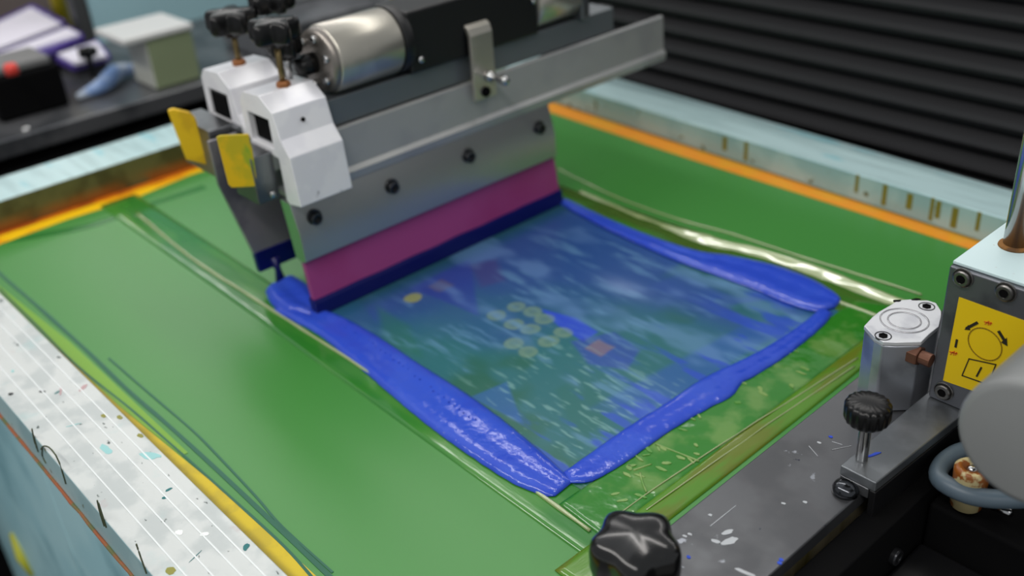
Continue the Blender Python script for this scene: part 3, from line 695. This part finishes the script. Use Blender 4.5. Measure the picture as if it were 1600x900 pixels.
# black motor box with red button
q = atZ(55, 180, 0)
t = thing('motor_box', 'black box with red button on the grey worktop', 'box', (q.x, q.y, 0))
bm = bmesh.new(); box(bm, q.x-.10, q.x+.0, q.y-.06, q.y+.07, .0005, .082); link('box_body', bm, voidm, t, bevel=.006)
bm = bmesh.new(); box(bm, q.x-.11, q.x-.01, q.y-.075, q.y+.06, .0825, .100); link('box_lid', bm, mat('mid_grey', srgb(120, 120, 120), .5), t, bevel=.006)
bm = bmesh.new(); b_ = atZ(20, 116, .105); lathe(bm, [(.012, .105), (.012, .118), (.009, .124)], (b_.x, b_.y, 0), 2, 20); link('red_button', bm, mat('red_plastic', srgb(226, 70, 60), .4), t, smooth=True)
# purple boards with white sheets
purple = mat('purple_card', srgb(84, 64, 150), .5); paper = mat('white_paper', srgb(236, 232, 244), .6)
rgd = mat('dark_stack', srgb(62, 62, 68), .6)
def board(px, z, label, sheetpx, th=.006):
    t = thing('purple_tray', label, 'tray', atZ(px[0][0], px[0][1], z), 'purple trays of white sheets')
    bm = bmesh.new(); P = [atZ(x, y, z) for x, y in px]; flat_poly(bm, P, z-.012, z); link('tray_base', bm, purple, t)
    bm = bmesh.new(); c_ = sum(P, Vector())/len(P); flat_poly(bm, [c_+(p-c_)*.8 for p in P], .0005, z-.0122); link('stack_block', bm, rgd, t)
    bm = bmesh.new(); P = [atZ(x, y, z+.006) for x, y in sheetpx]; flat_poly(bm, P, z, z+th); link('white_sheet', bm, paper, t)
board([(-80, 66), (50, 6), (103, 33), (-10, 78)], .05, 'purple tray with white sheet, farthest from the black box', [(-70, 66), (48, 11), (96, 37), (-2, 74)])
board([(-30, 92), (106, 40), (130, 53), (-10, 114)], .05, 'purple tray with lavender strip between the other two trays', [(-20, 90), (104, 43), (124, 52), (0, 92)])
board([(80, 86), (152, 61), (172, 86), (112, 102)], .03, 'purple tray with white sheet nearest the small black knob', [(90, 84), (151, 64), (167, 86), (117, 98)])
bm = bmesh.new(); q = atZ(147, 121, 0)
t = thing('small_knob', 'small black knob on the worktop before the trays', 'knob', (q.x, q.y, 0))
tube(bm, [(q.x, q.y, 0), (q.x, q.y, .05)], .006, 10); link('stem', bm, blackp, t, smooth=True)
bm = bmesh.new(); star_knob(bm, (q.x, q.y, .045), .017, .018); link('knob', bm, blackp, t, smooth=True)
q1, q2 = atZ(122, 158, 0), atZ(232, 112, 0)
bm = bmesh.new(); P = resample([q1+Vector((0, 0, .008)), q1.lerp(q2, .3)+Vector((.02, 0, .0175)), q1.lerp(q2, .65)+Vector((-.015, 0, .0185)), q2+Vector((0, 0, .008))], 24)
tube(bm, P, [.006+.012*math.sin(math.pi*i/23) for i in range(24)], 10)
tag(link('blue_rag', bm, mat('pale_blue_cloth', srgb(120, 150, 200), .7, col2=srgb(190, 200, 214), nscale=20), smooth=True), 'pale blue rag lying on the grey worktop', 'cloth')
# fitting grey-green post
q = atZ(246, 143, 0)
t = thing('machine_post', 'square grey green post standing on the worktop', 'post', (q.x, q.y, 0))
h = (atX(236, 62, q.x)).z
bm = bmesh.new(); box(bm, q.x-.10, q.x, q.y, q.y+.098, .0005, h); 
bm.normal_update()
for f in bm.faces: f.material_index = 1 if f.normal.x > .9 else 0  # face towards positive x is darker and greener than the others
link('post_body', bm, [mat('light_grey_face', srgb(186, 188, 180), .5), mat('grey_green_face', srgb(138, 150, 116), .5)], t, bevel=.006)
bm = bmesh.new(); box(bm, q.x-.13, q.x+.006, q.y-.045, q.y+.10, h+.0005, h+.014); link('top_plate', bm, mat('white_plate', srgb(214, 214, 212), .4), t, bevel=.004)
# light blue panel, far
bm = bmesh.new(); box(bm, -1.58, -1.55, .125, 1.1, .0005, .6)
tag(link('machine_guard', bm, mat('light_blue_guard', srgb(158, 196, 204), .5)), 'light blue machine guard panel at the upper left', 'panel')
bm = bmesh.new(); tube(bm, [(-1.72, .118, .0005), (-1.72, .112, .6)], .018, 14); tag(link('yellow_pole', bm, mat('olive_yellow', srgb(176, 160, 20), .5), smooth=True), 'yellow upright pole left of the light blue guard', 'pole')
bm = bmesh.new(); box(bm, -1.58, -1.545, .09, .122, .0005, .6); tag(link('guard_post', bm, mat('dark_post', srgb(58, 60, 60), .5), bevel=.003), 'dark upright post at the edge of the light blue guard', 'post')
bm = bmesh.new(); box(bm, -2.05, -2.0, -.7, .22, .0005, .6); tag(link('brown_cabinet', bm, mat('brown_grey', srgb(112, 100, 96), .6), bevel=.003), 'brownish grey cabinet behind the white sheets', 'cabinet')
# grey machinery behind the knobs
rg = mat('cool_grey', srgb(120, 122, 126), .4, .4, col2=srgb(90, 92, 96), nscale=9)
a = atX(320, 110, -1.02)
t = thing('rear_carriage', 'grey machine carriage beyond the black knobs', 'machine', (-1.1, .35, 0))
bm = bmesh.new(); box(bm, -1.28, -1.10, .30, 1.1, .0005, .06); link('carriage_body', bm, rg, t, bevel=.008)
bm = bmesh.new(); box(bm, -1.36, -1.24, .42, 1.2, .0605, .12); link('carriage_rail', bm, mat('pale_grey', srgb(166, 168, 170), .4, .3), t, bevel=.01)
bm = bmesh.new(); box(bm, -1.34, -1.20, .56, 1.2, .1205, .26); link('carriage_motor', bm, blackm, t, bevel=.01)
for k, (px_, c) in enumerate((((618, 20), 'yellow'), ((640, 18), 'green'))):
    a = atX(px_[0], px_[1], -1.0); bm = bmesh.new(); tube(bm, [(-1.0, a.y, .02), (-1.0, a.y+.01, .34)], .009, 10)
    o = link('hose', bm, mat(c+'_hose', srgb(170, 150, 20) if k == 0 else srgb(110, 124, 70), .4), smooth=True)
    tag(o, '%s upright hose behind the silver cylinder' % ('yellow' if k == 0 else 'dull green'), 'hose')

# ================================================================ FRONT BEAM AND CLAMP HARDWARE
bmat = mat('scratched_beam', srgb(106, 107, 110), .3, .75, col2=srgb(84, 85, 88), nscale=10, rough2=.42, bump=.0002, bscale=50)
add_layer(bmat, srgb(168, 172, 180), 60, .68, .72, seed=3, fac=.8)
add_layer(bmat, srgb(40, 44, 60), 90, .72, .75, seed=13)
t = thing('clamp_beam', 'scratched grey metal beam across the front of the screen', 'beam', (.49, 0, .046))
bm = bmesh.new(); prism(bm, [(.4480, -.42), (.5320, -.42), (.5300, .40), (.4395, .40)], 2, .0460, .060); link('beam_plate', bm, bmat, t, bevel=.0015)
bm = bmesh.new(); q = atZ(1140, 846, .06); blob(bm, (q.x, q.y), .0075, .0036, 1.3, .0598, .0604, seed=4)
q = atZ(1137, 832, .06); blob(bm, (q.x, q.y), .005, .0022, 1.2, .0598, .0604, seed=3)
q = atZ(1118, 846, .06); blob(bm, (q.x, q.y), .004, .0018, .3, .0598, .0604, seed=9)
q = atZ(1165, 895, .06); blob(bm, (q.x, q.y), .008, .0016, .2, .0598, .0604, seed=5)
for x, y in ((1070, 838), (1078, 835), (1110, 805), (1224, 787), (1258, 785), (1280, 692)):
    q = atZ(x, y, .06); blob(bm, (q.x, q.y), .0018, .0012, .2, .0598, .0604, seed=x)
o = link('paint_patch', bm, mat('dried_paint', srgb(176, 180, 184), .45), t); o['label'] = 'pale dried paint patches'
bm = bmesh.new(); 
for x, y in ((1076, 871), (1221, 875), (1218, 880), (1298, 683)): q = atZ(x, y, .06); blob(bm, (q.x, q.y), .0018, .0014, .2, .0598, .0605, seed=x)
link('ink_spot', bm, blue, t)
bm = bmesh.new()
for px in (((1264, 697), (1278, 713)), ((1300, 703), (1330, 697)), ((1300, 690), (1316, 695)), ((1110, 822), (1150, 790))): tube(bm, [atZ(x, y, .0601) for x, y in px], .0004, 6)
link('scratch', bm, mat('bright_scratch', srgb(200, 202, 206), .3, .8), t)
bm = bmesh.new(); box(bm, .535, .56, -.42, .45, -.4, .045); tag(link('machine_skirt', bm, voidm, bevel=.002), 'black machine skirt below the grey beam', 'machine')

# round head bolt at the bracket foot
q = atZ(1328, 772, .06)
bm = bmesh.new(); lathe(bm, [(.0105, .060), (.0105, .064), (.009, .0675), (.005, .0695), (.001, .070)], (q.x-.004, q.y+.0, 0), 2, 28)
tag(link('bolt_head', bm, mat('gloss_black_bolt', srgb(70, 72, 76), .12, .9), smooth=True), 'shiny round bolt head at the foot of the grey bracket', 'bolt')

# long grey bracket (angle) carrying the thumb screw
t = thing('support_bracket', 'grey angle bracket carrying the black thumb knob', 'bracket', (.53, -.05, .06))
bm = bmesh.new()
TL = [(.5125, -.107), (.5435, -.107), (.549, .012), (.549, .15), (.513, .15)]
prism(bm, [(x, y) for x, y in TL], 2, .0705, .080); link('bracket_top', bm, mat('bracket_grey', srgb(124, 128, 132), .32, .7, col2=srgb(110, 114, 118), nscale=20), t, bevel=.0012)
bm = bmesh.new(); prism(bm, [(.5440, -.1065), (.5490, .012), (.5490, .16), (.5435, .16), (.5385, -.1065)], 2, -.25, .0700); link('bracket_web', bm, mat('bracket_dark', srgb(22, 22, 24), .4, .3), t, bevel=.001)
bm = bmesh.new(); box(bm, .5130, .5380, -.1065, -.1005, .0605, .0700); link('bracket_lip', bm, alu_dark, t, bevel=.0008)
for px, r_ in (((1374, 856), .0075), ((1470, 850), .007)):
    q = atX(px[0], px[1], .5475); bm = bmesh.new(); lathe(bm, [(r_*1.6, 0), (r_*1.6, .002), (r_, .0022), (r_, .016), (r_*.9, .0175), (r_*.5, .0175), (r_*.45, .012)], (.5475, q.y, q.z), 0, 24)
    o = link('cap_bolt', bm, steel_dk, t, smooth=False, bevel=.0006)
# thumb screw
q = atZ(1346, 718, .080)
t = thing('thumb_screw', 'black ribbed thumb knob on a silver bolt', 'knob', (q.x, q.y, .08))
top = atX(1353, 655, q.x).z
bm = bmesh.new(); lathe(bm, [(.0048, .0802)]+[(.0048-(.0005 if k % 2 else 0), .0806+k*.0006) for k in range(int((top-.084)/.0006))]+[(.0048, top)], (q.x, q.y, 0), 2, 20); link('bolt', bm, chrome, t, smooth=True)
bm = bmesh.new(); lathe(bm, [(.010, top-.006), (.013, top-.004), (.0165, top-.0005), (.0175, top+.003), (.0175, top+.012), (.0165, top+.0145), (.0135, top+.0162), (.004, top+.0170)], (q.x, q.y, 0), 2, 144, 18, .028)
link('knob', bm, blackp, t, smooth=True)
bm = bmesh.new(); blob(bm, (q.x+.004, q.y+.012), .007, .0012, 1.2, .0798, .0806, seed=2); link('ink_smudge', bm, blue, t)

# big star knob in the near foreground
q = atZ(993, 832, .118)
t = thing('star_knob', 'large glossy black star knob in the foreground on the beam', 'knob', (q.x, q.y, .06))
bm = bmesh.new(); lathe(bm, [(.006, .06), (.006, .085)], (q.x, q.y, 0), 2, 20); link('bolt', bm, chrome, t, smooth=True)
bm = bmesh.new(); lathe(bm, [(.013, .062), (.0145, .076), (.024, .079), (.0285, .084), (.0300, .092), (.0300, .106), (.0288, .112), (.025, .1155), (.018, .1175), (.010, .1185), (.003, .119)], (q.x, q.y, 0), 2, 100, 5, .10)
bmesh.ops.rotate(bm, cent=Vector((q.x, q.y, 0)), matrix=Matrix.Rotation(.35, 3, 'Z'), verts=bm.verts)
link('knob', bm, mat('gloss_black', srgb(11, 11, 12), .2, 0, coat=.25), t, smooth=True)

# pneumatic compact cylinder
t = thing('compact_cylinder', 'silver octagonal pneumatic cylinder standing on the beam', 'cylinder', (.47, .045, .06))
ZT = .133
out = [(1350, 509), (1362, 496), (1373, 487), (1392, 476), (1403, 469), (1425, 467), (1438, 469), (1450, 469), (1463, 473), (1471, 486), (1471, 494), (1467, 510), (1452, 522), (1440, 534), (1400, 535), (1380, 534), (1366, 526)]
P = [atZ(x, y, ZT) for x, y in out]
bm = bmesh.new(); flat_poly(bm, P, ZT-.004, ZT); link('top_cap', bm, mat('cap_silver', srgb(212, 214, 218), .35, .4, col2=srgb(192, 194, 200), nscale=40), t, bevel=.0008)
cxy = sum((Vector((p.x, p.y, 0)) for p in P), Vector())/len(P)
Q = [cxy+(Vector((p.x, p.y, 0))-cxy)*.985 for p in P]
bm = bmesh.new(); flat_poly(bm, Q, .0605, ZT-.0042); link('cylinder_body', bm, mat('body_silver', srgb(168, 172, 180), .3, .75, col2=srgb(140, 144, 150), nscale=16), t, bevel=.002)
cc = atZ(1413, 501, ZT)
for rr in (.0198, .0135):
    bm = bmesh.new(); n = 56
    pr = [(rr-.0006, ZT-.0002), (rr-.0006, ZT+.0005), (rr+.0006, ZT+.0005), (rr+.0006, ZT-.0002)]
    R_ = [[bm.verts.new((cc.x+r0*math.cos(2*math.pi*i/n), cc.y+r0*math.sin(2*math.pi*i/n), z)) for r0, z in pr] for i in range(n)]
    for i in range(n):
        for k in range(4): bm.faces.new((R_[i][k], R_[(i+1) % n][k], R_[(i+1) % n][(k+1) % 4], R_[i][(k+1) % 4]))
    link('cap_ring', bm, mat('ring_silver', srgb(180, 180, 184), .25, .7), t, smooth=True)
for px in ((1380, 525), (1448, 479)):
    q = atZ(px[0], px[1], ZT); bm = bmesh.new()
    lathe(bm, [(.0070, ZT-.001), (.0070, ZT+.0004), (.0062, ZT+.0004), (.0058, ZT-.0005)], (q.x, q.y, 0), 2, 28); link('screw_rim', bm, steel_dk, t, smooth=True)
    bm = bmesh.new(); lathe(bm, [(.0040, ZT-.001), (.0040, ZT+.0009), (.0024, ZT+.0009), (.0022, ZT+.0003)], (q.x, q.y, 0), 2, 6); link('cap_screw', bm, voidm, t)
for px in ((1402, 470), (1431, 468)):
    q = atZ(px[0], px[1], ZT); bm = bmesh.new(); blob(bm, (q.x, q.y), .004, .0016, .9, ZT-.0006, ZT+.0002, seed=px[0]); link('edge_notch', bm, voidm, t)
q = atY(1428, 553, .015)
bm = bmesh.new(); b0 = Vector((.490, .030, .105)); b0 = atX(1428, 553, .500)
lathe(bm, [(.0085, -.008), (.0092, -.006), (.0092, .005), (.0085, .006)], (b0.x, b0.y, b0.z), 0, 6)
lathe(bm, [(.006, .006), (.006, .016)], (b0.x, b0.y, b0.z), 0, 16)
o = link('brass_fitting', bm, mat('brown_brass', srgb(112, 76, 60), .45, .6), t, bevel=.0005); o['label'] = 'brown hexagonal fitting'

# gear box with yellow sticker
BX0, BX1, BY0, BY1, BZ0, BZ1 = .5165, .60, .020, .125, .0805, .2115
t = thing('control_box', 'grey metal box with yellow sticker of arrows and round dial mark', 'box', (.56, .06, .08))
bm = bmesh.new(); box(bm, BX0, BX1, BY0, BY1, BZ0, BZ1-.003); link('box_body', bm, mat('box_steel', srgb(112, 114, 120), .32, .75, col2=srgb(90, 92, 98), nscale=18), t, bevel=.0018)
bm = bmesh.new(); box(bm, BX0+.0005, BX1, BY0+.004, BY1, BZ1-.0028, BZ1)
tp = mat('pale_blue_top', srgb(206, 228, 230), .4, .1); add_layer(tp, srgb(150, 110, 60), 60, .62, .7, seed=4)
link('top_plate', bm, tp, t, bevel=.0006)
for px in ((1505, 434), (1572, 456), (1475, 611)):
    q = atY(px[0], px[1], BY0); bm = bmesh.new()
    lathe(bm, [(.0082, .0005), (.0086, -.0010), (.0078, -.0014), (.0072, -.0002), (.0068, -.0002), (.0068, -.0034), (.0058, -.0042), (.0036, -.0042), (.0033, -.001)], (q.x, q.y, q.z), 1, 28)
    link('cap_screw', bm, mat('screw_grey', srgb(120, 118, 116), .25, .9), t, smooth=False, bevel=.0004)
    bm = bmesh.new(); lathe(bm, [(.0034, -.0036), (.0034, -.0046)], (q.x, q.y, q.z), 1, 6); link('socket', bm, voidm, t)
def onbox(px, d): 
    v = atY(px[0], px[1], BY0); return (v.x, v.z)
sticker_px = [(1499, 464), (1604, 502), (1600, 640), (1548, 621), (1474, 594)]
bm = bmesh.new(); prism(bm, [onbox(p, 0) for p in ((1499, 464), (1612, 505), (1594, 636), (1474, 594))], 1, BY0-.0006, BY0+.0002)
st_ = link('yellow_sticker', bm, stickerm, t)
def stroke(px, w, m, name='sticker_mark', close=False, d=.0011):
    bm = bmesh.new(); P = [Vector(onbox(p, 0)) for p in px]
    if close: P.append(P[0])
    for a, b in zip(P, P[1:]):
        u = (b-a).normalized(); v = Vector((-u.y, u.x))*w; e = u*w*.8
        prism(bm, [tuple(a-v-e), tuple(a+v-e), tuple(b+v+e), tuple(b-v+e)], 1, BY0-d, BY0-.0003)
    o = link(name, bm, m); setpar(o, st_); o.matrix_parent_inverse = st_.matrix_world.inverted() if False else Matrix.Identity(4); o.location = (0, 0, 0); return o
cq = Vector(onbox((1540, 537), 0)); rc = .0125
ell = [(1540+26*math.cos(a)+3*math.sin(a), 537+25*math.sin(a)+5*math.cos(a)) for a in [2*math.pi*k/36 for k in range(36)]]
stroke(ell, .0004, ochre, close=True)
stroke([(1515, 560), (1557, 569), (1544, 600), (1504, 586)], .0004, darkline, close=True)
stroke([(1534, 574), (1527, 587)], .0007, darkline)
stroke([(1527, 504), (1512, 512)], .0012, darkline)
stroke([(1562, 518), (1570, 531)], .0012, darkline)
def tri(px):
    bm = bmesh.new(); prism(bm, [onbox(p, 0) for p in px], 1, BY0-.0012, BY0-.0003); o = link('arrow_head', bm, darkline); setpar(o, st_); o.matrix_parent_inverse = Matrix.Identity(4)
tri([(1508, 514), (1514, 507), (1517, 515)]); tri([(1575, 540), (1565, 534), (1574, 527)])
stroke([(1496, 531), (1494, 541)], .0009, darkline); stroke([(1579, 566), (1576, 576)], .0009, darkline)
for px in ((1545, 504), (1491, 551), (1577, 583)):
    for dx, dy, ex, ey in ((-6, -2, 6, 1), (-5, 2, -1, -2), (0, 3, 1, -3), (3, 3, 5, -1)): stroke([(px[0]+dx, px[1]+dy), (px[0]+ex*.9, px[1]+ey*.9)], .00035, redp)
# guide shaft
q = atZ(1586, 384, BZ1)
t = thing('guide_shaft', 'bright steel shaft rising from the grey box with sticker', 'shaft', (q.x, q.y, BZ1))
bm = bmesh.new(); tube(bm, [(q.x, q.y, BZ1), (q.x, q.y, BZ1+.32)], .0095, 28); link('shaft', bm, chrome, t, smooth=True)
bm = bmesh.new(); lathe(bm, [(.013, BZ1), (.0125, BZ1+.0015), (.0098, BZ1+.0025)], (q.x, q.y, 0), 2, 28); link('rust_ring', bm, mat('brown_rust', srgb(136, 92, 40), .8, col2=srgb(90, 60, 30), nscale=60), t, smooth=True)

# big out-of-focus grey round housing at the right edge
c = on_plane((1602, 698), (.665, -.14, .17), (0, 1, 0)); rT = .0455
t = thing('round_motor', 'smooth grey round motor end in the right foreground', 'motor', (c.x, c.y, c.z))
bm = bmesh.new(); lathe(bm, [(rT*.86, 0), (rT*.95, .001), (rT*.99, .004), (rT, .009), (rT, .13)], (c.x, c.y, c.z), 1, 64); link('motor_shell', bm, mat('matte_grey_shell', srgb(126, 128, 128), .4, 0), t, smooth=True)
# bushing, hose ring, dark hardware below
hb = mat('grey_hose', srgb(92, 108, 120), .4, 0)
q = atZ(1530, 752, .055); cb = Vector((q.x+.025, q.y+.01, .055))
t = thing('ring_hose', 'thick grey blue hose curling below the round motor', 'hose', (cb.x, cb.y, .03))
bm = bmesh.new(); P = resample([atZ(x, y, .06) for x, y in ((1700, 745), (1640, 772), (1580, 780), (1520, 775), (1478, 757), (1466, 742), (1475, 722), (1500, 706), (1540, 700))], 50)
tube(bm, P, .0075, 16); link('hose_loop', bm, hb, t, smooth=True)
q = atZ(1512, 730, .075)
t = thing('bushing', 'cream bushing with rusty hole beneath the round motor', 'bushing', (q.x, q.y, .06))
bm = bmesh.new(); lathe(bm, [(.012, .040), (.0135, .072), (.0135, .076), (.0115, .078), (.0075, .078), (.006, .070)], (q.x+.004, q.y, 0), 2, 32); link('bushing_ring', bm, mat('cream_rusty', srgb(206, 190, 140), .4, 0, col2=srgb(150, 84, 24), nscale=70, nlo=.5, nhi=.56), t, smooth=True)
bm = bmesh.new(); lathe(bm, [(.0045, .070), (.0045, .076), (.002, .078)], (q.x+.004, q.y, 0), 2, 16); link('pin', bm, chrome, t, smooth=True)
t = thing('gear_housing', 'black machine housing under the round motor at lower right', 'machine', (.65, 0, -.3))
bm = bmesh.new(); box(bm, .562, .95, -.05, .5, -.4, .035); link('housing_body', bm, voidm, t, bevel=.004)
bm = bmesh.new(); box(bm, .562, .95, -.14, -.052, -.4, -.005); link('housing_step', bm, blackm, t, bevel=.004)
q = atX(1560, 800, .62); 
bm = bmesh.new(); a, b = atZ(1552, 792, .04), atZ(1580, 802, .045); tube(bm, [a, b], .003, 12); link('threaded_stud', bm, chrome, t, smooth=True)
a = atZ(1520, 800, .03); bm = bmesh.new(); lathe(bm, [(.010, .0), (.010, .03), (.007, .033)], (a.x, a.y, 0), 2, 6); link('dark_nut', bm, steel_dk, t)
a = atZ(1590, 830, .03); bm = bmesh.new(); box(bm, a.x-.015, a.x+.03, a.y-.02, a.y+.02, -.03, .032); link('dark_lug', bm, steel_dk, t, bevel=.002)
